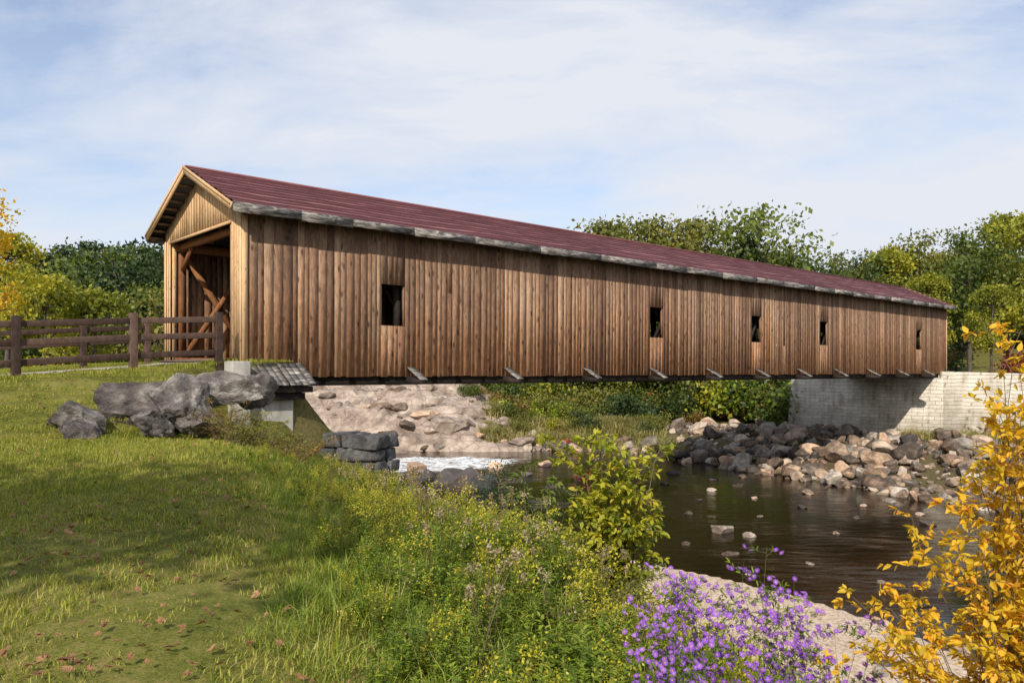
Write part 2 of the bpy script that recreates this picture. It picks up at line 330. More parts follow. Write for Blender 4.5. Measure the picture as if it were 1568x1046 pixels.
# water
def waterm():
    m,nt,p,o=newmat('river_water');nt.nodes.remove(p)
    P=geopos(nt)
    mp=nt.nodes.new('ShaderNodeMapping');mp.inputs['Rotation'].default_value=(0,0,.9);mp.inputs['Scale'].default_value=(.5,1.5,1);nt.links.new(P,mp.inputs[0])
    n=noise(nt,mp.outputs[0],1.6,5,.6,.5);nb=noise(nt,P,.3,3,.5)
    bp_=nt.nodes.new('ShaderNodeBump');bp_.inputs['Distance'].default_value=.08;nt.links.new(n,bp_.inputs['Height'])
    nt.links.new(ramp(nt,nb,[(.4,(.12,.12,.12)),(.6,(.5,.5,.5))]),bp_.inputs['Strength'])
    fr=nt.nodes.new('ShaderNodeFresnel');fr.inputs[0].default_value=1.33;nt.links.new(bp_.outputs[0],fr.inputs[1])
    gl=nt.nodes.new('ShaderNodeBsdfGlossy');gl.inputs['Roughness'].default_value=.05;gl.inputs[0].default_value=(.95,.95,.95,1);nt.links.new(bp_.outputs[0],gl.inputs['Normal'])
    tr=nt.nodes.new('ShaderNodeBsdfTransparent');tr.inputs[0].default_value=(.5,.36,.18,1)
    df=nt.nodes.new('ShaderNodeBsdfDiffuse');df.inputs[0].default_value=(.036,.025,.011,1)
    m0=nt.nodes.new('ShaderNodeMixShader');m0.inputs[0].default_value=.42;nt.links.new(tr.outputs[0],m0.inputs[1]);nt.links.new(df.outputs[0],m0.inputs[2])
    m1=nt.nodes.new('ShaderNodeMixShader');nt.links.new(mth(nt,'MULTIPLY',fr.outputs[0],1.0,clamp=True),m1.inputs[0]);nt.links.new(m0.outputs[0],m1.inputs[1]);nt.links.new(gl.outputs[0],m1.inputs[2])
    w=attr(nt,'foam');fn=noise(nt,mp.outputs[0],2.3,7,.75,1.2)
    ff=ramp(nt,mth(nt,'ADD',fn,mth(nt,'MULTIPLY',mth(nt,'SUBTRACT',w,1),.5)),[(.44,(0,0,0)),(.53,(1,1,1))])
    fd=nt.nodes.new('ShaderNodeBsdfDiffuse');fd.inputs[0].default_value=(.8,.82,.84,1)
    m2=nt.nodes.new('ShaderNodeMixShader');nt.links.new(ff,m2.inputs[0]);nt.links.new(m1.outputs[0],m2.inputs[1]);nt.links.new(fd.outputs[0],m2.inputs[2])
    nt.links.new(m2.outputs[0],o.inputs[0]);return m
wx=np.arange(-70,50,.5);wy=np.arange(-60,82,.5);WX,WY=np.meshgrid(wx,wy)
foam=sm(1-np.hypot((WX+6)/10,(WY-52.5)/8))*1.9
foam=np.clip(foam+.5*sm(1-np.hypot((WX-2)/9,(WY-55)/4)),0,1)
WZ=WL+foam*.3*(fbm(WX*1.3,WY*1.3,2)-.3)
b=B();k=np.arange(WX.size).reshape(WX.shape)
b.add(np.stack([WX,WY,WZ],-1).reshape(-1,3),np.stack([k[:-1,:-1],k[:-1,1:],k[1:,1:],k[1:,:-1]],-1).reshape(-1,4))
wo=b.build('river_water',[waterm()],smooth=True)
at=wo.data.attributes.new('foam','FLOAT','POINT');at.data.foreach_set('value',foam.ravel().astype(np.float32))
# ---------------------------------------------------------------- scatter
def scatter(name,srcs,P,R,S,Ix):
    P=np.asarray(P,float).reshape(-1,3);n=len(P)
    if n==0:return
    col=bpy.data.collections.new(name+'_parts')
    for i,s in enumerate(srcs):
        s.name='%s_part_%02d'%(name,i);col.objects.link(s)
    me=bpy.data.meshes.new(name);me.vertices.add(n);me.vertices.foreach_set('co',P.ravel())
    S=np.asarray(S,float)
    if S.ndim==1:S=np.repeat(S[:,None],3,1)
    for nm,t,k,d in (('rot','FLOAT_VECTOR','vector',R),('scl','FLOAT_VECTOR','vector',S)):
        a=me.attributes.new(nm,t,'POINT');a.data.foreach_set(k,np.asarray(d,np.float32).ravel())
    a=me.attributes.new('idx','INT','POINT');a.data.foreach_set('value',np.asarray(Ix,np.int32))
    ob=bpy.data.objects.new(name,me);scene.collection.objects.link(ob)
    ng=bpy.data.node_groups.new(name,'GeometryNodeTree')
    ng.interface.new_socket(name='Geometry',in_out='INPUT',socket_type='NodeSocketGeometry')
    ng.interface.new_socket(name='Geometry',in_out='OUTPUT',socket_type='NodeSocketGeometry')
    N=ng.nodes;gi=N.new('NodeGroupInput');go=N.new('NodeGroupOutput');ip=N.new('GeometryNodeInstanceOnPoints')
    ci=N.new('GeometryNodeCollectionInfo');ci.inputs['Collection'].default_value=col
    ci.inputs['Separate Children'].default_value=True;ci.inputs['Reset Children'].default_value=True
    def na(nm,t):
        q=N.new('GeometryNodeInputNamedAttribute');q.data_type=t;q.inputs['Name'].default_value=nm;return q.outputs['Attribute']
    e=N.new('FunctionNodeEulerToRotation');ln=ng.links.new
    ln(gi.outputs[0],ip.inputs['Points']);ln(ci.outputs[0],ip.inputs['Instance']);ip.inputs['Pick Instance'].default_value=True
    ln(na('idx','INT'),ip.inputs['Instance Index']);ln(na('rot','FLOAT_VECTOR'),e.inputs[0]);ln(e.outputs[0],ip.inputs['Rotation'])
    ln(na('scl','FLOAT_VECTOR'),ip.inputs['Scale']);ln(ip.outputs[0],go.inputs[0])
    md=ob.modifiers.new('instances','NODES');md.node_group=ng;print(name,n);return ob
def zrot(n): return np.stack([np.zeros(n),np.zeros(n),rng.uniform(0,6.28,n)],1)
# ---------------------------------------------------------------- rocks
def rockmesh(name,mat,seed,sub=3,cuts=14,flat=.7,link=False,rough=.06,smooth=False):
    import bmesh
    r=np.random.default_rng(seed);bm=bmesh.new();bmesh.ops.create_icosphere(bm,subdivisions=sub,radius=1)
    V=np.array([v.co[:] for v in bm.verts])
    for _ in range(cuts):
        n=nrm(r.normal(size=3));d=r.uniform(.5,.88);q=V@n-d;V=V-np.maximum(q,0)[:,None]*n
    V*=np.array([1,r.uniform(.65,.95),flat*r.uniform(.8,1.1)])
    for v,c in zip(bm.verts,V):
        k=mnoise.fractal(Vector(c*2.2+seed*3),.9,2.1,4)*rough
        v.co=Vector(c)*(1+k)
    me=bpy.data.meshes.new(name);bm.to_mesh(me);bm.free();me.materials.append(mat)
    ob=bpy.data.objects.new(name,me)
    if link:scene.collection.objects.link(ob)
    return ob
rr=[rockmesh('r',M_rip,i+1,3) for i in range(8)]
n=7500;px=rng.uniform(-3,56,n);py=rng.uniform(30,68,n);h,i=terrain(px,py)
ok=(~i['near'])&(((~i['ri'])&(i['df']<np.where(px>22,24,15.5)))|(i['ri']&(i['df']<.8)))&(i['de']>.9)&((px>13)|((rng.random(n)<.6)&(i['df']<4)))
px,py,h=px[ok],py[ok],h[ok]
s=rng.gamma(2.6,.135,len(px)).clip(.16,1.05)
scatter('riprap_rocks',rr,np.stack([px,py,h+rng.uniform(-.1,.7,len(px))*s],1),rng.uniform(-.6,.6,(len(px),3))*[1,1,12],s,rng.integers(0,8,len(px)))
P=[];S=[]
for (x,y,r) in [(8.1,30.6,.75),(8.9,29.8,.45),(15,40,.5),(13.2,36,.3),(5,40,.45),(6.6,37.5,.5),(4,46,.6),(2.2,52,.8),(6,55,.7),(7.4,26.8,.35),(7.5,52,.5),(9.8,48,.6),(11.5,45.5,.5),(10.3,41,.35),(12.2,42.6,.45),(16.8,32,.4),(18,37.6,.5),(5.2,31,.3),(9.6,25.5,.2),(10.8,23.2,.18),(6.2,28.3,.25),(12.4,30.2,.22),(14.6,33.5,.3),(3.5,36,.35),(8.4,43.5,.35),(13.5,46.2,.4),(10.6,33.8,.2),(7.7,34.4,.3),(11.8,38.6,.25),(16.2,36.5,.3),(17.6,34.2,.25),(9.0,38.0,.22)]:
    P.append((x,y,WL+.05*r));S.append((r,r*.85,r*.62))
scatter('river_rocks',[rockmesh('rv',rockm('river_stone',[(.05,.043,.036),(.17,.15,.125),(.5,.45,.4)],.9,0),40+j) for j in range(4)],P,zrot(len(P)),S,rng.integers(0,4,len(P)))
P=[(-2.2,42.5,WL+.2),(-3.4,41.5,WL+.25),(-1.2,44.6,WL+.05),(-4.6,44,WL+.2),(.8,47,WL),(-2.6,39.5,WL+.4),(-3.2,47,WL+.1),(-6,49,WL+.2),(-1,51,WL+.05),(2,42,WL),(-.4,40.4,WL+.05),(-1.6,41.0,WL+.3),(-3.0,43.4,WL+.3)]
scatter('pale_river_rocks',[rockmesh('pr',M_pale,70+j) for j in range(4)],P,zrot(13),np.array([1.3,1.1,.7,1.0,.5,.9,.6,.8,.6,.4,.6,.9,1.1]),rng.integers(0,4,13))
n=3200;px=rng.uniform(-14,16,n);py=rng.uniform(8,56,n);h,i=terrain(px,py)
ok=i['near']&(((i['t']<.5)&~i['ri'])|(i['ri']&(i['dn']<.9)));px,py,h=px[ok],py[ok],h[ok]
s=rng.gamma(1.4,.05,len(px)).clip(.03,.4)
s=s*np.where(py>27,2.2,1)
scatter('shore_stones',[rockmesh('ss',M_rip if j<2 else M_pale,60+j,2) for j in range(4)],np.stack([px,py,h],1),zrot(len(px)),s,rng.integers(0,4,len(px)))
for j,(x,y,z,a,b_,c,r) in enumerate([(-9.0,16.4,-1.0,.75,.55,.50,.4),(-8.15,17.5,-.75,1.15,.8,.78,.2),(-7.35,17.5,-.75,.75,.65,.68,.9),(-6.85,18.5,-.45,.95,.6,.55,-.1),(-7.6,16.7,-1.15,.65,.5,.36,2.0),(-6.3,19.3,-.5,.7,.55,.55,.9),(-8.6,15.9,-1.2,.45,.4,.3,.2),(-6.9,17.5,-1.1,.6,.5,.45,1.2)]):
    o=rockmesh('boulder',M_bld,100+j,5,13,.85,True,.13);o.location=(x,y,z);o.scale=(a*1.1,b_*1.1,c*1.1);o.rotation_euler=(.1*j,.07*j,r)
# rock ledge upstream
lx=np.arange(-40,5,.22);ly_=np.arange(59,90,.22);GX,GY=np.meshgrid(lx,ly_)
ed=60.3+1.8*fbm(GX*.25,GX*0,31)+np.where(GX<-10,(-10-GX)*.3,0)
pr=np.clip((GY-ed)/16,0,1)
amp=5.4*sm((3.5-GX)/13)+.9
zz=pr**.75*amp+(fbm(GX*.14+GY*.05,GY*.26,33,5)-.47)*4.0*sm(pr*4)*sm((5-GX)/5)
st=.65;ca,sa=math.cos(.5),math.sin(.5);q=zz/st+.8*fbm((GX*ca+GY*sa)*.35,(GY*ca-GX*sa)*.8,8);zz=st*(np.floor(q)+sm((q-np.floor(q))*2.6-.8))
rid=1-abs(2*fbm(GX*.6+3,GY*.9,21)-1)
zz+=.55*(fbm(GX*.9,GY*.9,12)-.5)+.30*(fbm(GX*2.1,GY*2.1,14)-.5)+.35*(rid-.85)
zz=WL-.7+zz+.65*sm(pr*20)
k=np.arange(GX.size).reshape(GX.shape);b=B()
b.add(np.stack([GX,GY,zz],-1).reshape(-1,3),np.stack([k[:-1,:-1],k[:-1,1:],k[1:,1:],k[1:,:-1]],-1).reshape(-1,4));b.build('rock_ledge',[M_ledge])
def zledge(x,y):
    ii=np.clip(((x+40)/.22).astype(int),0,GX.shape[1]-1);jj=np.clip(((y-59)/.22).astype(int),0,GX.shape[0]-1);return zz[jj,ii]
n=260;px=rng.uniform(-30,3,n);py=rng.uniform(60,80,n);s=rng.gamma(1.8,.3,n).clip(.2,1.7)
scatter('ledge_boulders',[rockmesh('lb',M_rip if j<2 else M_ledge,160+j,3,12,.5) for j in range(5)],np.stack([px,py,zledge(px,py)+.05*s],1),zrot(n),s,rng.integers(0,5,n))
# ruin of stacked stone
b=B()
for lv in range(9):
    z0=-4.42+lv*.34
    xx=-1.15+.09*lv+random.uniform(-.1,.1)
    while xx<1.1:
        w=random.uniform(.28,.85)
        if not(lv>7 and xx<-.1) and not (lv>6 and random.random()<.25):
            for dep in (0,.55):
                jit=lambda:random.uniform(-.07,.07)
                pts=[]
                for zz_ in (z0,z0+.33):
                    for (a_,b_) in ((xx,dep-.25),(xx+w-.03,dep-.25),(xx+w-.03,dep+.25),(xx,dep+.25)):
                        pts.append((a_+jit(),b_+jit(),zz_+jit()*.6))
                b.hexa(pts)
        xx+=w
ru=b.build('stone_ruin_wall',[M_block],bevel=.05);ru.location=(-4.35,20.5,.08);ru.rotation_euler=(0,0,-.35)
# ---------------------------------------------------------------- covered bridge
BR=empty('covered_bridge',(C0[0],C0[1],0),ANG)
LEN=53.1;WID=6.5;ZB=-.17;ZE=4.55;ZR=6.42;OV=.48
wins=[4.64,18.6,26.9,34.1,47.7];winsf=[3.0,11.3,26.7,37.5,46.8]
def siding(name,y,wn,out):
    b=B();edges=[0]
    marks=sorted([w for w in wn]+[w+.95 for w in wn]+[LEN]);cur=0
    for mk in marks:
        n=max(1,round((mk-cur)/.235));ws=np.array([random.uniform(.6,1.4) for _ in range(n)]);ws=ws/ws.sum()*(mk-cur)
        for w in ws: edges.append(edges[-1]+w)
        edges[-1]=mk;cur=mk
    for a,c in zip(edges[:-1],edges[1:]):
        mid=(a+c)/2;off=random.uniform(0,.004)*out;g=random.choice([.0008,.001,.002,.004,.008])
        y0,y1=sorted((y+off,y+off-.025*out+0))
        win=any(w<mid<w+.95 for w in wn);zb=ZB+random.uniform(-.03,.015);r=random.random()
        if win:
            b.box(a+g/2,c-g/2,y0,y1,zb,1.5,0,min(1,r*.6+.25));b.box(a+g/2,c-g/2,y0,y1,2.86,ZE+.05,0,r)
        elif random.random()<.02:
            zj=random.uniform(.6,3.6);b.box(a+g/2,c-g/2,y0,y1,zb,zj-.002,0,r);b.box(a+g/2,c-g/2,y0,y1,zj+.002,ZE+.05,0,random.random())
        else: b.box(a+g/2,c-g/2,y0,y1,zb,ZE+.05,0,r)
    b.build(name,[M_sid],BR)
siding('siding_near',0,wins,-1);siding('siding_far',WID,winsf,1)
b=B()
for w in wins:
    b.box(w-.0,w+.05,.03,.12,1.45,2.9);b.box(w+.9,w+.95,.03,.12,1.45,2.9);b.box(w,w+.95,.03,.12,1.42,1.49);b.box(w,w+.95,.03,.12,2.87,2.94)
b.build('window_frames',[M_sid],BR)
def roofz(ly,base=0): return ZR-.1-abs(ly-WID/2)*(ZR-4.72)/(WID/2+OV)
for nm,lx0,s in (('portal_front',0,-1),('portal_back',LEN,1)):
    b=B();y=0
    while y<WID-.01:
        w=min(random.uniform(.17,.26),WID-y);ym=y+w/2;e=.03+random.uniform(0,.004)
        xa,xb=sorted((lx0,lx0+s*e))
        zl=4.42
        if ym<.74 or ym>WID-.5: zb=.02
        else: zb=zl+random.uniform(-.01,.01)
        ya,yb=y+.004,y+w-.004
        b.hexa([(xa,ya,zb),(xb,ya,zb),(xb,yb,zb),(xa,yb,zb),(xa,ya,roofz(ya)-.02),(xb,ya,roofz(ya)-.02),(xb,yb,roofz(yb)-.02),(xa,yb,roofz(yb)-.02)])
        y+=w
    xa,xb=sorted((lx0+s*.045,lx0+s*.075))
    b.box(xa,xb,.74,WID-.5,4.36,4.45,0,.5)
    b.box(xa,xb,-.035,.13,-.1,4.5,0,.95);b.box(xa,xb,WID-.13,WID+.035,-.1,4.5,0,.8)
    xc,xd=sorted((lx0-s*.02,lx0-s*.16))
    b.box(xc,xd,.74,.78,.3,4.4,0,.6);b.box(xc,xd,WID-.54,WID-.50,.3,4.4,0,.6)
    b.build(nm,[M_fresh],BR)
b=B();b.box(-.045,.12,-.055,-.036,-.1,4.5,0,.9);b.build('corner_board',[M_fresh],BR)
# roof
b=B();XR0,XR1=-.5,LEN+.55;xsg=np.linspace(XR0,XR1,90);NC=10
for side in (-1,1):
    ye=WID/2+side*(WID/2+OV);yr=WID/2
    sag=lambda x:-.03*math.sin(x*.35)-.02*math.sin(x*1.1+1)
    for c in range(NC):
        t0,t1=c/NC,(c+1)/NC;dz=.065
        A=[];Bt=[];Bm=[];Cc=[]
        jit=rng.uniform(-.014,.014,len(xsg));ry=.28+.4*(c%2)+random.uniform(-.12,.12)
        tm=t0+(t1-t0)*.22
        for x,j in zip(xsg,jit):
            y0=ye+(yr-ye)*t0;y1=ye+(yr-ye)*t1;ym=ye+(yr-ye)*tm
            Zf=lambda t:4.74+(ZR-4.74)*t+sag(x)*(1-t)
            A.append((x,y0,Zf(t0)-.02));Bt.append((x,y0,Zf(t0)+dz+j));Bm.append((x,ym,Zf(tm)+dz*.78+j));Cc.append((x,y1,Zf(t1)))
        V=np.array(A+Bt+Bm+Cc);m_=len(xsg)
        F=[];rn=[]
        for i in range(m_-1):
            for q in range(3):
                F.append([q*m_+i,q*m_+i+1,(q+1)*m_+i+1,(q+1)*m_+i])
            v_=np.clip(ry+random.uniform(-.18,.18),0,1);rn+=[0,np.clip(v_+.3,0,1),v_]
        b.add(V,F,0,rn)
b.box(XR0-.01,XR1+.01,WID/2-.12,WID/2+.12,ZR-.02,ZR+.045,0,.5)
b.build('roof_covering',[M_roof],BR)
b=B()
for side in (-1,1):
    ye=WID/2+side*(WID/2+OV)
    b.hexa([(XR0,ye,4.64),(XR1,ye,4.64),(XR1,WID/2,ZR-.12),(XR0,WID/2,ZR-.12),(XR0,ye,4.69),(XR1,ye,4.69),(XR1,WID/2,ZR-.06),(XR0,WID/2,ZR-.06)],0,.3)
x=.1
b2=B()
while x<LEN:
    for side in (-1,1):
        ye=WID/2+side*(WID/2+OV-.06)
        b2.beam((x,ye,4.56),(x,WID/2,ZR-.2),.1,.14)
    x+=.75
b.build('roof_deck',[M_dark],BR);b2.build('rafters',[M_truss],BR)
b=B();x=XR0
while x<XR1-.05:
    L=random.uniform(1.6,3.8);x1=min(x+L,XR1)
    for yy,s in ((-OV,-1),(WID+OV,1)):
        d=random.uniform(-.02,.012);ya,yb=sorted((yy+s*.002,yy+s*.035))
        z0,z1=4.50+random.uniform(-.05,.02),4.50+random.uniform(-.05,.02)
        b.hexa([(x+.006,ya,z0),(x1-.006,ya,z1),(x1-.006,yb,z1),(x+.006,yb,z0),(x+.006,ya,4.745+d),(x1-.006,ya,4.745+d),(x1-.006,yb,4.745+d),(x+.006,yb,4.745+d)])
    x=x1
b.build('eave_fascia',[M_grey],BR)
b=B()
for xx in (XR0-.03,XR1+.03):
    for side in (-1,1):
        ye=WID/2+side*(WID/2+OV)
        b.beam((xx,ye,4.62),(xx,WID/2+side*.0,ZR-.09),.05,.21,mat=0,rnd=.9)
        b.beam((xx-(.035 if xx<0 else -.035),ye,4.70),(xx-(.035 if xx<0 else -.035),WID/2,ZR-.005),.03,.09,mat=0,rnd=.7)
b.build('rake_boards',[M_fresh],BR)
b=B()
for i_ in range(9):
    for side in (-1,1):
        t=(i_+.5)/9;yy=WID/2+side*(WID/2+OV)*(1-t);z=4.6+(ZR-4.6-.12)*t
        b.beam((XR0+.02,yy,z-.05),(-.04,yy,z-.05),.12,.06,rnd=.5)
b.build('gable_lookouts',[M_sid],BR)
b=B()
for yy,mt in ((.45,1),(WID-.45,0)):  # near truss coloured dark in place of interior shade seen through the windows
    b.box(.1,LEN-.1,yy-.14,yy+.14,.15,.47,mt);b.box(.1,LEN-.1,yy-.14,yy+.14,4.15,4.42,mt)
    n_=20
    for i_ in range(n_+1):
        x=.35+i_*(LEN-.7)/n_;b.box(x-.11,x+.11,yy-.11,yy+.11,.47,4.15,mt)
        if i_<n_:
            x2=x+(LEN-.7)/n_
            b.beam((x+.1,yy-.05,.5),(x2-.1,yy-.05,4.12),.1,.19,mat=mt);b.beam((x+.1,yy+.06,4.12),(x2-.1,yy+.06,.5),.1,.19,mat=mt)
for i_ in range(21):
    x=.35+i_*(LEN-.7)/20;b.box(x-.1,x+.1,.6,WID-.6,4.2,4.4)
    b.beam((x,.6,3.5),(x,1.5,4.2),.12,.14);b.beam((x,WID-.6,3.5),(x,WID-1.5,4.2),.12,.14)
b.build('timber_trusses',[M_truss,M_dark],BR)
b=B();x=-.35
while x<LEN+.3: b.box(x,x+.24,.3,WID-.3,.30,.37);x+=.25
b.build('deck_planks',[M_plank],BR)
b=B()
for yy in (.3,WID-.3): b.box(.6,LEN-.4,yy-.2,yy+.2,-.45,-.02)
x=1.5
while x<LEN: b.box(x-.13,x+.13,.1,WID-.1,-.42,.28);x+=1.075
b.box(.4,LEN-.3,1.0,5.5,-.1,.28)
b.build('floor_beams',[M_dark],BR)
b=B();b2=B();x=1.5+4.3
while x<LEN+.3:
    xx=min(x,LEN-.3)
    b.hexa([(xx-.14,-.78,-.42),(xx+.14,-.78,-.42),(xx+.14,.3,-.44),(xx-.14,.3,-.44),(xx-.14,-.78,-.30),(xx+.14,-.78,-.30),(xx+.14,.3,-.12),(xx-.14,.3,-.12)])
    b2.hexa([(xx-.15,-.80,-.30),(xx+.15,-.80,-.30),(xx+.15,-.04,.10),(xx-.15,-.04,.10),(xx-.15,-.80,-.26),(xx+.15,-.80,-.26),(xx+.15,-.04,.14),(xx-.15,-.04,.14)])
    x+=4.3
b.build('bolster_ends',[M_dark],BR);b2.build('bolster_caps',[M_grey],BR)
b=B();x=-.05
while x<1.85:
    w=random.uniform(.16,.24);e=random.uniform(-.05,.05);e2=random.uniform(-.02,.02)
    b.hexa([(x,-.95+e,-.42+e2),(x+w-.01,-.95+e,-.42+e2),(x+w-.01,-.03,.20),(x,-.03,.20),(x,-.95+e,-.38+e2),(x+w-.01,-.95+e,-.38+e2),(x+w-.01,-.03,.24),(x,-.03,.24)])
    x+=w
b.build('bearing_apron',[M_grey],BR)
b=B();b.box(-.1,1.8,-.8,.2,-.62,-.44);b.box(.1,1.6,-.7,WID,-.82,-.63);b.build('bearing_timbers',[M_dark],BR,bevel=.01)
b=B();b.box(-.62,-.08,-.75,.5,-1.6,.28);b.box(-.5,1.35,-.45,WID+.3,-5.8,-.83);b.box(-.6,.0,-.3,WID+.3,-.8,.27)
b.build('near_abutment',[M_conc],BR,bevel=.03)
b=B()
b.hexa([(51.0,-.4,-6.4),(53,-.4,-6.4),(53,11.6,-6.4),(51,11.6,-6.4),(51.25,-.4,-.5),(53,-.4,-.5),(53,11.2,-.5),(51.25,11.2,-.5)])
b.box(51.9,53.2,-.6,7.0,-.497,-.02)
def wall2(p,q,z0,z1a,z1b,th,bt=.25):
    p=np.array(p,float);q=np.array(q,float);d=nrm(q-p);nn=np.array([-d[1],d[0]])*th;o_=-np.array([-d[1],d[0]])*bt
    b.hexa([(*(p+o_),z0),(*(q+o_),z0),(*(q+nn),z0),(*(p+nn),z0),(*p,z1a),(*q,z1b),(*(q+nn),z1b),(*(p+nn),z1a)])
wall2((51.3,-.43),(56.6,-7.4),-6.4,-.02,-.25,.9)
wall2((56.6,-7.4),(66,-12.5),-6.4,-.25,-1.2,.9)
b.build('far_abutment',[M_abut],BR)
# ---------------------------------------------------------------- fences
def fence(name,pts):
    b=B();P=[]
    for (lx_,ly_) in pts:
        x,y,_=wrl(lx_,ly_);g=float(Hh(np.array([x]),np.array([y]))[0]);g=max(g,float(np.interp(lx_,[-20,-6,0],[-1,-.17,.3]))-.1);P.append((x,y,g))
        b.beam((x,y,g-.8),(x,y,g+1.46),.19,.19,up=(bd[0],bd[1],0))
    for a,c in zip(P[:-1],P[1:]):
        for hz in (1.26,.82,.34):
            b.beam((a[0],a[1],a[2]+hz),(c[0],c[1],c[2]+hz),.06,.16)
    b.build(name,[M_fence],bevel=.012)
fence('wooden_fence',[(-.75,-.12),(-3.0,-.12),(-5.7,-.45),(-8.4,-.8),(-11.2,-1.2)])
fence('wooden_fence',[(-.6,6.6),(-2.6,6.6),(-5.2,6.75),(-7.9,6.9),(-10.6,7.1),(-13.4,7.3)])
# ---------------------------------------------------------------- trees
def make_tree(name,h,cr,nl,ls,lm,seed,bark=M_bark,shape='round',ncl=40,cb=.3,link=False):
    r=np.random.default_rng(seed);b=B()
    pts=[np.array([0,0,-.5])];
    for i in range(1,7): pts.append(np.array([r.normal(0,.02*h)*i/6,r.normal(0,.02*h)*i/6,h*.9*i/6]))
    pts=np.array(pts);r0=h*.02;b.tube(pts,[r0*(1-.15*i) for i in range(7)],7,0)
    for c in range(ncl):
        u=r.random();th=r.uniform(0,6.28)
        zz=cb+(.93-cb)*u
        if shape=='pine': rad=cr*(1-(zz-cb)/(.97-cb))**.8*r.uniform(.3,1)
        else: rad=cr*math.sqrt(max(.03,1-((zz-(cb+.93)/2)/((.93-cb)/2*1.03))**2))*r.uniform(.25,1)
        ce=np.array([rad*math.cos(th),rad*math.sin(th),zz*h])
        zt=max(.15*h,zz*h-rad*.8 if shape!='pine' else zz*h+.1);zt=min(zt,.88*h);st=np.array([np.interp(zt,pts[:,2],pts[:,0]),np.interp(zt,pts[:,2],pts[:,1]),zt])
        md=(st+ce)/2+r.normal(0,.03*h,3);b.tube([st,md,ce],[r0*.35,r0*.22,r0*.08],4,0)
        k=nl//ncl;sp=cr*r.uniform(.13,.27)
        fl=.35 if shape=='pine' else .62
        P=ce+np.clip(r.normal(0,1,(k,3)),-1.7,1.7)*[sp,sp,sp*fl]
        D=r.normal(0,1,(k,3));D[:,2]-=.3;N=r.normal(0,.7,(k,3))+[0,0,1.]
        L=ls*r.uniform(.6,1.3,k)
        b.leaves(P,D,N,L,L*.75,1,np.clip(r.uniform(.15,.85)+r.normal(0,.17,k),0,1),simple=True)
    return b.build(name,[bark,lm],link=link)
T_src=[make_tree('t',10,3.6,5500,.27,L_green,1),make_tree('t',10,3.2,5500,.27,L_olive,2,ncl=32),make_tree('t',10,3.9,5500,.27,L_dkgreen,3),
       make_tree('t',10,3.0,5000,.27,L_yelgreen,4,ncl=30),make_tree('t',12,2.3,6000,.26,L_dkgreen,5,shape='pine',ncl=60,cb=.12),make_tree('t',10,2.8,3400,.23,L_olive,6,M_birch,ncl=30)]
TH=[10,10,10,10,12,10]
def place(name,mesh,x,y,top,wid=None,H=10,rz=0):
    g=float(Hh(np.array([float(x)]),np.array([float(y)]))[0])
    o=bpy.data.objects.new(name,mesh.data);scene.collection.objects.link(o);s=(top-g)/H
    o.location=(x,y,g);w=wid or s*.9;o.scale=(w,w,s);o.rotation_euler=(0,0,rz);return o
tl=[(8.9,80,15.8,5,'birch_tree'),(12.2,84,16.4,1,'maple_tree'),(15.4,85,17.2,5,'birch_tree'),(20,85,17.0,5,'birch_tree'),(24.8,80,17.2,0,'maple_tree'),(17.8,90,16.8,1,'maple_tree'),(12,92,16.4,5,'birch_tree'),(23.2,86,16.0,1,'maple_tree'),(26.5,84,13.0,2,'maple_tree'),(23.6,79,14.5,4,'pine_tree'),
(32.5,85,12.6,0,'maple_tree'),(35.5,86,13.0,1,'maple_tree'),(38.5,88,13.0,2,'maple_tree'),(46.5,90,16.2,1,'maple_tree'),(42,88,14.2,3,'maple_tree'),(44,76,13.8,0,'maple_tree'),(46,70,14.2,3,'birch_tree'),(40,66,7.4,3,'birch_tree'),(50,80,16.4,3,'maple_tree'),(39,74,9.4,3,'maple_tree'),
(-26.8,42,7.6,3,'birch_tree'),(-29.5,50,6.4,3,'maple_tree'),(-25.0,47,5.2,3,'maple_tree'),(-31,62,9.2,2,'maple_tree'),(-27,60,7.0,0,'maple_tree'),(-36,55,8.4,0,'maple_tree'),(-24.5,55,6.0,1,'maple_tree'),(-29,66,10.4,2,'maple_tree'),(-36,70,11.4,0,'maple_tree'),
(-46,86,15.2,4,'pine_tree'),(-42,84,14.2,4,'pine_tree'),(-49.5,88,15.0,4,'pine_tree'),(-39.5,85,14.6,4,'pine_tree'),(-36.5,82,13.4,4,'pine_tree'),(-53,90,14.6,4,'pine_tree')]
for j,(x,y,t,k,nm) in enumerate(tl): place(nm,T_src[k],x,y,t,H=TH[k]*1.0,rz=j*1.3)
ot=make_tree('maple_tree',7.2,2.0,2600,.16,L_yellow,21,ncl=26,link=True);g=float(Hh(np.array([-20.5]),np.array([30.]))[0]);ot.location=(-20.6,30.5,g)
n=1300;ang=rng.uniform(-.85,.85,n);dd=rng.uniform(78,185,n);px=np.tan(ang)*dd;py=dd
h,i=terrain(px,py);u=784+1211*px/py
lim=np.interp(u,[-400,60,61,260,300,860,900,1200,1210,1238,1245,1340,1350,1460,1470,1700],[.18,.17,.172,.172,.12,.12,.158,.158,.118,.118,.135,.135,.152,.152,.18,.185])
mx=lim*py*rng.uniform(.75,1.0,n)-h
ix=rng.choice(6,n,p=[.27,.24,.13,.12,.13,.11]);Hs=np.array(TH)[ix]
s=np.minimum(rng.uniform(.9,1.8,n),mx/Hs)
ok=(~i['near'])&(i['df']>14)&(s>.35)&~((px>-40)&(px<4)&(py<92))&(i['de']>4)
scatter('distant_forest',T_src,np.stack([px,py,h],1)[ok],zrot(n)[ok],s[ok],ix[ok])
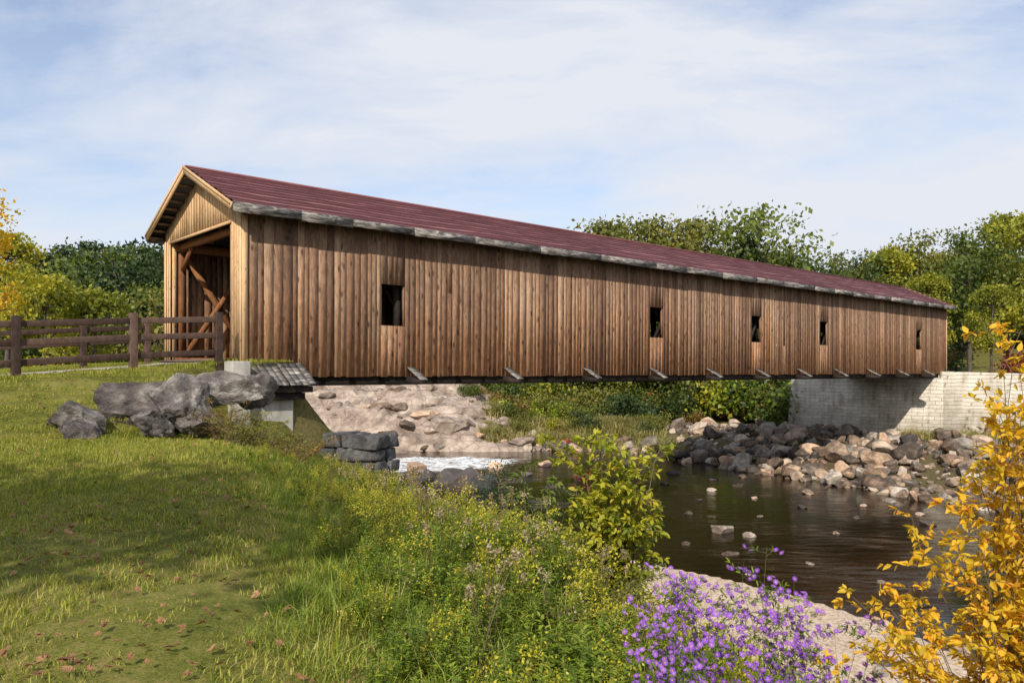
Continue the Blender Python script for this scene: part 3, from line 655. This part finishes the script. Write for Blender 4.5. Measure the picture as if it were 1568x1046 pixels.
def make_bush(name,h,w,nl,ls,lm,seed,n_st=9,link=False,simple=True,asp=.75):
    r=np.random.default_rng(seed);b=B()
    for c in range(n_st):
        th=r.uniform(0,6.28);rad=w*math.sqrt(r.random());ce=np.array([rad*math.cos(th),rad*math.sin(th),h*r.uniform(.25,.95)*(1-.35*rad/w)])
        b.tube([(0,0,-.1),ce*[.4,.4,.55],ce],[.03*h*.5,.02*h*.5,.006*h],4,0)
        k=nl//n_st;sp=w*.28
        P=ce+np.clip(r.normal(0,1,(k,3)),-2,2)*[sp,sp,sp*.8];P[:,2]=np.maximum(P[:,2],0)
        D=r.normal(0,1,(k,3));D[:,2]+=.2;N=r.normal(0,.7,(k,3))+[0,0,1.];L=ls*r.uniform(.6,1.3,k)
        b.leaves(P,D,N,L,L*asp,1,np.clip(r.uniform(.2,.8)+r.normal(0,.18,k),0,1),simple=simple)
    return b.build(name,[M_stem,lm],link=link)
bs=[make_bush('b',1.6,1.2,1800,.15,m_,50+j) for j,m_ in enumerate([L_green,L_olive,L_yelgreen,L_dkgreen,L_weed,L_rust])]
n=1500;px=rng.uniform(-45,60,n);py=rng.uniform(58,95,n);h,i=terrain(px,py)
ok=(~i['near'])&(~i['ri'])&(i['df']>2.5)&~((px>-42)&(px<-1)&(py<88))&(i['de']>1)&~((px>12)&(i['df']<17))&~((px>22)&(i['lx']<56)&(i['ly']<12.5))&((i['df']>9)|(rng.random(n)<.45))
ix=rng.choice(6,n,p=[.22,.32,.08,.18,.08,.12])
s=rng.uniform(.4,1.6,n)*np.interp(i['df'],[0,4,12,20],[.35,.6,1.3,1.9])
zb_=np.maximum(h,np.where((px<4.5),zledge(px,py)-.1,-99))
scatter('far_bank_shrubs',bs,np.stack([px,py,zb_],1)[ok],zrot(n)[ok],s[ok],ix[ok])
n=45;px=rng.uniform(-30,-1,n);py=rng.uniform(72,86,n)
bs2=[make_bush('b',1.6,1.2,1800,.15,m_,80+j) for j,m_ in enumerate([L_green,L_olive,L_rust])]
scatter('ledge_shrubs',bs2,np.stack([px,py,zledge(px,py)],1),zrot(n),rng.uniform(.3,1.1,n)*np.interp(py,[70,82],[.5,1.6]),rng.integers(0,3,n))
rb=make_bush('sumac_bush',1.8,2.2,3500,.2,L_red,91,12,True);rb.location=(wrl(58,-4.5,-.2));rb.scale=(1,1,.9)
bb=make_bush('yellow_bush',3.2,2.5,5000,.2,L_yelgreen,92,14,True);bb.location=wrl(62,-7.5,-.6)
# ---------------------------------------------------------------- grass
def patch(sz,nb,h0,h1,w,mat,seed,lean=.5,round_=False):
    r=np.random.default_rng(seed);b=B();P=np.zeros((nb,3))
    if round_:
        a=r.uniform(0,6.28,nb);q=sz*np.sqrt(r.random(nb));P[:,0]=q*np.cos(a);P[:,1]=q*np.sin(a)
    else: P[:,:2]=r.uniform(-sz,sz,(nb,2))
    P[:,2]=-.02
    b.blades(P,r.uniform(h0,h1,nb),w,r.uniform(.1,lean,nb)*2,r.uniform(0,6.28,nb),0,r.random(nb));return b.build('g',[mat],link=False)
n=2600;px=rng.uniform(-2,34,n);py=rng.uniform(50,86,n);h,i=terrain(px,py)
ok=(~i['near'])&(~i['ri'])&(i['df']>1)&(i['df']<24)&~((px>12)&(i['df']<15))&(i['lx']<50);zb_=np.maximum(h,np.where((px<4.5),zledge(px,py)-.1,-99))
scatter('far_bank_grass',[patch(.9,160,.35,1.1,.05,L_dry,120+k,.6,True) for k in range(3)],np.stack([px,py,zb_],1)[ok],zrot(n)[ok],rng.uniform(.6,1.3,n)[ok],rng.integers(0,3,n)[ok])
lawn=[patch(.36,360,.025,.085,.007,L_lawn,i) for i in range(4)]
gx,gy=np.meshgrid(np.arange(-22,2.5,.42),np.arange(2,33,.42));px=gx.ravel()+rng.uniform(-.15,.15,gx.size);py=gy.ravel()+rng.uniform(-.15,.15,gx.size)
h,i=terrain(px,py);fp=fbm(px*.8,py*.8,77)
ok=i['pi']&((i['ly']<.75)|(i['ly']>6.1))&(px>-.75*py-2.5)&(rng.random(len(px))<np.interp(fp,[.5,.68],[1,.45]))
n=ok.sum();scatter('lawn_grass',lawn,np.stack([px,py,h],1)[ok],zrot(n),(rng.uniform(.75,1.3,n)*np.interp(py[ok],[5,20],[1,1.2]))[:,None]*np.stack([np.ones(n),np.ones(n),np.interp(fp[ok],[.4,.62],[1.15,.6])],1),rng.integers(0,4,n))
brl=[(-.8,3),(-1.6,6),(-2.9,9.5),(-4.8,14),(-6.0,17),(-6.8,20)]
def brushside(px,py):
    xb=np.interp(py,[p[1] for p in brl],[p[0] for p in brl]);return px-xb
tall=[patch(.3,90,.12,.42,.009,L_tall,20+i,.7,True) for i in range(4)]
n=6500;px=rng.uniform(-9,8,n);py=rng.uniform(2.2,26,n);h,i=terrain(px,py);bsd=brushside(px,py)+1.2*(fbm(px*1.1,py*1.1,91)-.5)
nb_=~((i['lx']>-2.5)&(i['lx']<4)&(i['ly']>-2.6))
ok=(bsd>-.1)&i['near']&(~i['ri'])&(i['t']>.52)&nb_
s=np.clip(rng.uniform(.7,1.25,n)*np.interp(bsd,[0,.6,2.2],[.4,.75,1.15])*np.interp(py,[9,13],[1,.75]),.25,2)
scatter('tall_grass',tall,np.stack([px,py,h],1)[ok],zrot(n)[ok],s[ok],rng.integers(0,4,n)[ok])
def weed(seed,h,lm,tip=None,ns=4,L=.06,asp=.3,nleaf=26,spread=.14,tipn=0,link=False,tips=.012):
    r=np.random.default_rng(seed);b=B()
    for s_ in range(ns):
        a=r.uniform(0,6.28);q=r.uniform(0,spread*.4);hh=h*r.uniform(.7,1.1);ln=r.uniform(.1,.4)
        p=np.array([[q*math.cos(a)+ln*hh*t*t*math.cos(a),q*math.sin(a)+ln*hh*t*t*math.sin(a),hh*t] for t in np.linspace(0,1,5)])
        b.tube(p,[.004,.0035,.003,.0025,.0015],3,0)
        t=r.uniform(.12,1,nleaf);P=np.stack([np.interp(t,np.linspace(0,1,5),p[:,k]) for k in range(3)],1)
        az=r.uniform(0,6.28,nleaf);D=np.stack([np.cos(az),np.sin(az),r.uniform(-.1,.9,nleaf)],1)
        Ls=L*r.uniform(.6,1.3,nleaf)*(1.2-.6*t);b.leaves(P,D,np.tile([0,0,1.],(nleaf,1)),Ls,Ls*asp,1,r.random(nleaf))
        if tipn:
            P=p[-1]+r.normal(0,1,(tipn,3))*[.03,.03,.045]+[0,0,-.02];D=r.normal(0,1,(tipn,3))+[0,0,.8]
            b.leaves(P,D,r.normal(0,1,(tipn,3)),tips*2,tips*1.2,2,r.random(tipn),simple=True)
    return b.build('w',[M_stemg,lm,tip or lm],link=link)
W=[weed(1,.5,L_weed,nleaf=36,L=.07,asp=.33),weed(2,.58,L_weed,L_gold,tipn=30),weed(3,.48,L_yelgreen,L_gold,5,tipn=22,L=.06),weed(4,.52,L_yelgreen,nleaf=38,L=.055,asp=.33),weed(5,.6,L_weed,L_cream,3,tipn=10,tips=.012),weed(6,.45,L_weed,ns=5,L=.085,asp=.45,nleaf=22),weed(7,.42,L_rust,ns=5,L=.06,asp=.4,nleaf=26)]
n=9000;px=rng.uniform(-8,7,n);py=rng.uniform(2.4,24,n);h,i=terrain(px,py);bsd=brushside(px,py)+1.0*(fbm(px*1.1,py*1.1,91)-.5)
nb_=~((i['lx']>-2.5)&(i['lx']<4)&(i['ly']>-2.6))
ok=(bsd>.5)&i['near']&(~i['ri'])&(i['t']>.55)&nb_
zone=fbm(px*.6,py*.6,55)
ix=np.where(zone<.42,rng.choice([0,5,0,0,2],n),np.where(zone<.50,rng.choice([1,0,3,0,3,2],n),rng.choice([3,1,3,1,2,2],n)))
ix=np.where(rng.random(n)<.02,4,ix);ix=np.where((rng.random(n)<.35)&(py>12),6,ix)
s=np.clip(rng.uniform(.6,1.3,n)*np.interp(bsd,[0,.8,2.5],[.45,.8,1.2])*np.interp(py,[9,13],[1,.7]),.25,2)
scatter('wild_weeds',W,np.stack([px,py,h],1)[ok],zrot(n)[ok],s[ok],ix[ok])
def seedst(seed):
    r=np.random.default_rng(seed);b=B()
    for k in range(3):
        a=r.uniform(0,6.28);l=r.uniform(.1,.35);H_=r.uniform(.7,1.05);p=np.array([[l*t*t*math.cos(a)*H_,l*t*t*math.sin(a)*H_,H_*t] for t in np.linspace(0,1,5)])
        b.tube(p,[.004]*4+[.002],3,0);P=p[-1]+r.normal(0,1,(40,3))*[.016,.016,.024];b.leaves(P,r.normal(0,1,(40,3)),r.normal(0,1,(40,3)),.03,.016,1,r.random(40),simple=True)
    return b.build('s',[M_stem,L_cream],link=False)
n=90;px=rng.uniform(-3.5,1.0,n);py=rng.uniform(5.5,13,n);h,i=terrain(px,py);ok=(brushside(px,py)>1.2)&(i['t']>.8)
scatter('dry_seed_stalks',[seedst(k) for k in range(3)],np.stack([px,py,h],1)[ok],zrot(n)[ok],rng.uniform(.8,1.15,n)[ok],rng.integers(0,3,n)[ok])
fl=[]
for k in range(3):
    b=B();m_=5;P=np.zeros((m_,3));P[:,:2]=rng.normal(0,.003,(m_,2));az=np.linspace(-1.3,1.3,m_);D=np.stack([np.cos(az),np.sin(az),rng.uniform(0,.5,m_)],1)
    b.leaves(P,D,np.tile([0,0,1.],(m_,1)),[.028,.04,.05,.04,.028],.024,0,np.full(m_,.5));fl.append(b.build('f',[L_brown],link=False))
n=6000;px=rng.uniform(-16,1,n);py=3+17*rng.random(n)**1.2;h,i=terrain(px,py);ok=i['pi']&(brushside(px,py)<.5)&(fbm(px*.8,py*.8,77)+.4*(rng.random(n)-.5)>.48)
scatter('fallen_leaves',fl,(np.stack([px,py,h+.055],1))[ok],(rng.uniform(-.5,.5,(n,3))*[1,1,12])[ok],rng.uniform(.7,1.4,n)[ok],rng.integers(0,3,n)[ok])
# ---------------------------------------------------------------- shrubs in front
def shrub(name,stems,lm,L,asp,seed,twigs=7,lpt=12,tl=.35,mats=None,droop=.3,r0=.012,tipfl=None,t0=.22):
    r=np.random.default_rng(seed);b=B()
    for e in stems:
        e=np.array(e,float);H_=np.linalg.norm(e)
        ts=np.linspace(0,1,8);p=np.array([e*[t**1.4,t**1.4,1-(1-t)**1.25]*[1,1,1] for t in ts]);p+=r.normal(0,.012*H_,p.shape)*ts[:,None];p[0]=0
        b.tube(p,[r0*(1-.11*k) for k in range(8)],5,0)
        for k in range(twigs):
            t=r.uniform(t0,1);s0=np.array([np.interp(t,ts,p[:,c]) for c in range(3)])
            az=r.uniform(0,6.28);d=np.array([math.cos(az),math.sin(az),r.uniform(-.1,.9)]);d/=np.linalg.norm(d);ln=tl*r.uniform(.5,1.2)*(1.15-.5*t)
            q=np.array([s0,s0+d*ln*.5,s0+d*ln+[0,0,-droop*ln*.4]]);b.tube(q,[r0*.35,r0*.25,r0*.12],3,0)
            tt=r.uniform(.1,1,lpt);P=np.stack([np.interp(tt,[0,.5,1],q[:,c]) for c in range(3)],1)
            D=d+r.normal(0,.75,(lpt,3));D[:,2]-=droop;N=r.normal(0,.45,(lpt,3))+[0,0,1.];Ls=L*r.uniform(.6,1.2,lpt)
            b.leaves(P,D,N,Ls,Ls*asp,1,np.clip(r.uniform(.2,.8)+r.normal(0,.2,lpt),0,1))
            if tipfl: tipfl(b,q[-1],r)
    return b.build(name,mats or [M_stem,lm],link=True)
def at_(o,x,y,dz=0): o.location=(x,y,float(Hh(np.array([float(x)]),np.array([float(y)]))[0])+dz)
r=np.random.default_rng(5)
def hz_(x,y): return float(Hh(np.array([float(x)]),np.array([float(y)]))[0])
g=hz_(1.2,8.6);ht=-.62-g;print('sap ground',g)
o=shrub('yellow_green_sapling',[(r.normal(0,.42),r.normal(0,.3),ht*h_) for h_ in (1,.9,.93,.8,.85,.72,.66,.6,.78,.88,.7,.55,.8,.95,.6,.5,.75,.68)],L_sap,.085,.5,31,twigs=22,lpt=14,tl=.42,r0=.014,t0=.25);at_(o,1.2,8.6,0)
g=hz_(3.1,4.6);print('bush ground',g)
yb=[]
for k in range(54):
    xx=r.uniform(-1.0,.8);top=np.interp(xx,[-1,-.6,-.3,-.1,.1,.6],[-1.4,-1.2,-.85,-.2,.3,.6])*1+r.uniform(-.8,.0)
    yb.append((xx,r.uniform(-.45,.7),top-g))
o=shrub('yellow_leaf_bush',yb,L_yellow,.06,.52,33,twigs=19,lpt=12,tl=.3,r0=.007,t0=.35);at_(o,3.0,4.6,0)
g=hz_(-.17,12.4);o=make_bush('evergreen_shrub',-1.42-g,.42,6500,.05,L_dkgreen,35,22,True,asp=.4);at_(o,-.17,12.4,0);print('eg',o.location)
g=hz_(.42,11.4);h0=-1.36-g;o=shrub('sumac_sapling',[(r.normal(0,.2),r.normal(0,.2),h_*h0) for h_ in (1,.92,.85,.75)],L_green,.12,.32,36,twigs=12,lpt=12,tl=.35,t0=.45);at_(o,.42,11.4,0);print('su',o.location)
o=shrub('red_leaf_sapling',[(r.normal(-.1,.12),r.normal(0,.2),h_*ht) for h_ in (.85,.7)],L_red,.06,.5,37,twigs=6,lpt=7,tl=.2,t0=.6);at_(o,.85,8.9,0)
for j,(x,y,m_,hh) in enumerate([(-5.9,16.4,L_rust,.9),(-4.8,16.6,L_olive,.75),(-6.5,17.4,L_rust,.85),(-5.6,18.2,L_olive,.8),(-2.5,14.0,L_olive,.45),(-5.3,15.4,L_olive,.7),(-4.3,15.6,L_rust,.55),(-6.2,18.7,L_yelgreen,.7),(-5.0,17.6,L_rust,.6),(-1.2,10.2,L_olive,.55),(.1,8.6,L_yelgreen,.55),(.6,7.2,L_olive,.5)]):
    o=shrub('edge_shrub',[(r.normal(0,.5),r.normal(0,.4),hh*r.uniform(.6,1.15)) for _ in range(13)],m_,.05,.4,38+j,twigs=11,lpt=10,tl=.3,r0=.008);at_(o,x,y,0)
def flw(b,p,r):
    for _ in range(2):
        c=p+r.normal(0,.03,3);n=nrm(np.array([r.normal(0,.5)-.1,r.normal(0,.5)-.7,.8]));a=nrm(np.cross(n,[1,.2,.1]));bb_=np.cross(n,a)
        k=11;th=np.linspace(0,6.28,k,endpoint=False)+r.random();D=np.cos(th)[:,None]*a+np.sin(th)[:,None]*bb_+n*.15
        b.leaves(np.tile(c,(k,1)),D,np.tile(n,(k,1)),.022,.0085,2,np.clip(r.uniform(.1,.9)+r.normal(0,.1,k),0,1),simple=True)
        b.leaves(np.tile(c+n*.003,(3,1)),np.array([a,bb_,-a]),np.tile(n,(3,1)),.006,.007,3,.8,simple=True)
for j,(x,y,tz) in enumerate([(1.15,5.0,-1.46),(1.5,4.9,-1.58),(1.70,5.3,-1.30),(2.0,4.8,-1.66),(1.95,5.5,-1.55),(1.0,5.5,-1.50),(1.75,4.4,-1.68),(1.0,4.7,-1.6),(1.42,5.6,-1.46),(2.15,5.1,-1.72)]):
    hh=max(.3,tz-hz_(x,y))
    o=shrub('purple_aster',[(r.normal(0,.17),r.normal(0,.12),hh*r.uniform(.7,1.05)) for _ in range(8)],L_weed,.045,.25,60+j,twigs=9,lpt=8,tl=.18,mats=[M_stemg,L_weed,L_purple,L_gold],r0=.004,droop=0,tipfl=flw,t0=.5);at_(o,x,y,0)
o=make_tree('maple_tree',11,4.0,14000,.24,L_green,77,ncl=34,link=True);at_(o,-9.3,-1.8)
# ---------------------------------------------------------------- light, sky, camera
EL=math.radians(37);hz=Vector((-.27,-.963)).normalized();s=Vector((hz.x*math.cos(EL),hz.y*math.cos(EL),math.sin(EL)))
sl=bpy.data.lights.new('sun','SUN');sl.energy=5.0;sl.angle=math.radians(.5);sl.color=(1,.92,.8)
so=bpy.data.objects.new('sun',sl);scene.collection.objects.link(so);so.rotation_euler=s.to_track_quat('Z','Y').to_euler()
w=bpy.data.worlds.new("World");scene.world=w;w.use_nodes=True;nt=w.node_tree
for n_ in list(nt.nodes): nt.nodes.remove(n_)
out=nt.nodes.new('ShaderNodeOutputWorld');bg=nt.nodes.new('ShaderNodeBackground');bg.inputs[1].default_value=.14
sky=nt.nodes.new('ShaderNodeTexSky');sky.sky_type='NISHITA';sky.sun_disc=False;sky.sun_elevation=EL;sky.sun_rotation=math.atan2(hz.x,hz.y);sky.dust_density=1.2
tc=nt.nodes.new('ShaderNodeTexCoord');sp=nt.nodes.new('ShaderNodeSeparateXYZ');nt.links.new(tc.outputs['Generated'],sp.inputs[0])
zz_=mth(nt,'ADD',mth(nt,'MAXIMUM',sp.outputs[2],0),.22)
cb=nt.nodes.new('ShaderNodeCombineXYZ');nt.links.new(mth(nt,'DIVIDE',sp.outputs[0],zz_),cb.inputs[0]);nt.links.new(mth(nt,'DIVIDE',sp.outputs[1],zz_),cb.inputs[1])
mp=nt.nodes.new('ShaderNodeMapping');mp.inputs['Rotation'].default_value=(0,0,.6);mp.inputs['Scale'].default_value=(.6,1.0,1);mp.inputs['Location'].default_value=(2.3,.8,0);nt.links.new(cb.outputs[0],mp.inputs[0])
n1=noise(nt,mp.outputs[0],1.0,7,.55,.7);n2=noise(nt,mp.outputs[0],2.6,7,.6,.9)
f=mth(nt,'ADD',mth(nt,'MULTIPLY',n1,.75),mth(nt,'MULTIPLY',n2,.25))
fac=ramp(nt,f,[(.40,(.1,.1,.1)),(.48,(.6,.6,.6)),(.56,(1,1,1))])
hzn=ramp(nt,sp.outputs[2],[(0,(.8,.8,.8)),(.22,(.3,.3,.3)),(.5,(0,0,0))])
fac=mixc(nt,1.0,fac,hzn,'SCREEN')
col=mixc(nt,fac,mixc(nt,1.0,sky.outputs[0],(1.15,1.18,1.25),'MULTIPLY'),(5.6,5.85,6.4));nt.links.new(col,bg.inputs[0]);nt.links.new(bg.outputs[0],out.inputs[0])
cam=bpy.data.cameras.new('camera');co=bpy.data.objects.new('camera',cam);scene.collection.objects.link(co)
co.location=(0,0,0);co.rotation_euler=(math.radians(90),0,0);cam.lens=27.8;cam.sensor_width=36;cam.shift_y=.029;cam.clip_end=5000;cam.clip_start=.05
scene.camera=co
scene.view_settings.view_transform='Standard';scene.view_settings.look='None';scene.view_settings.exposure=0
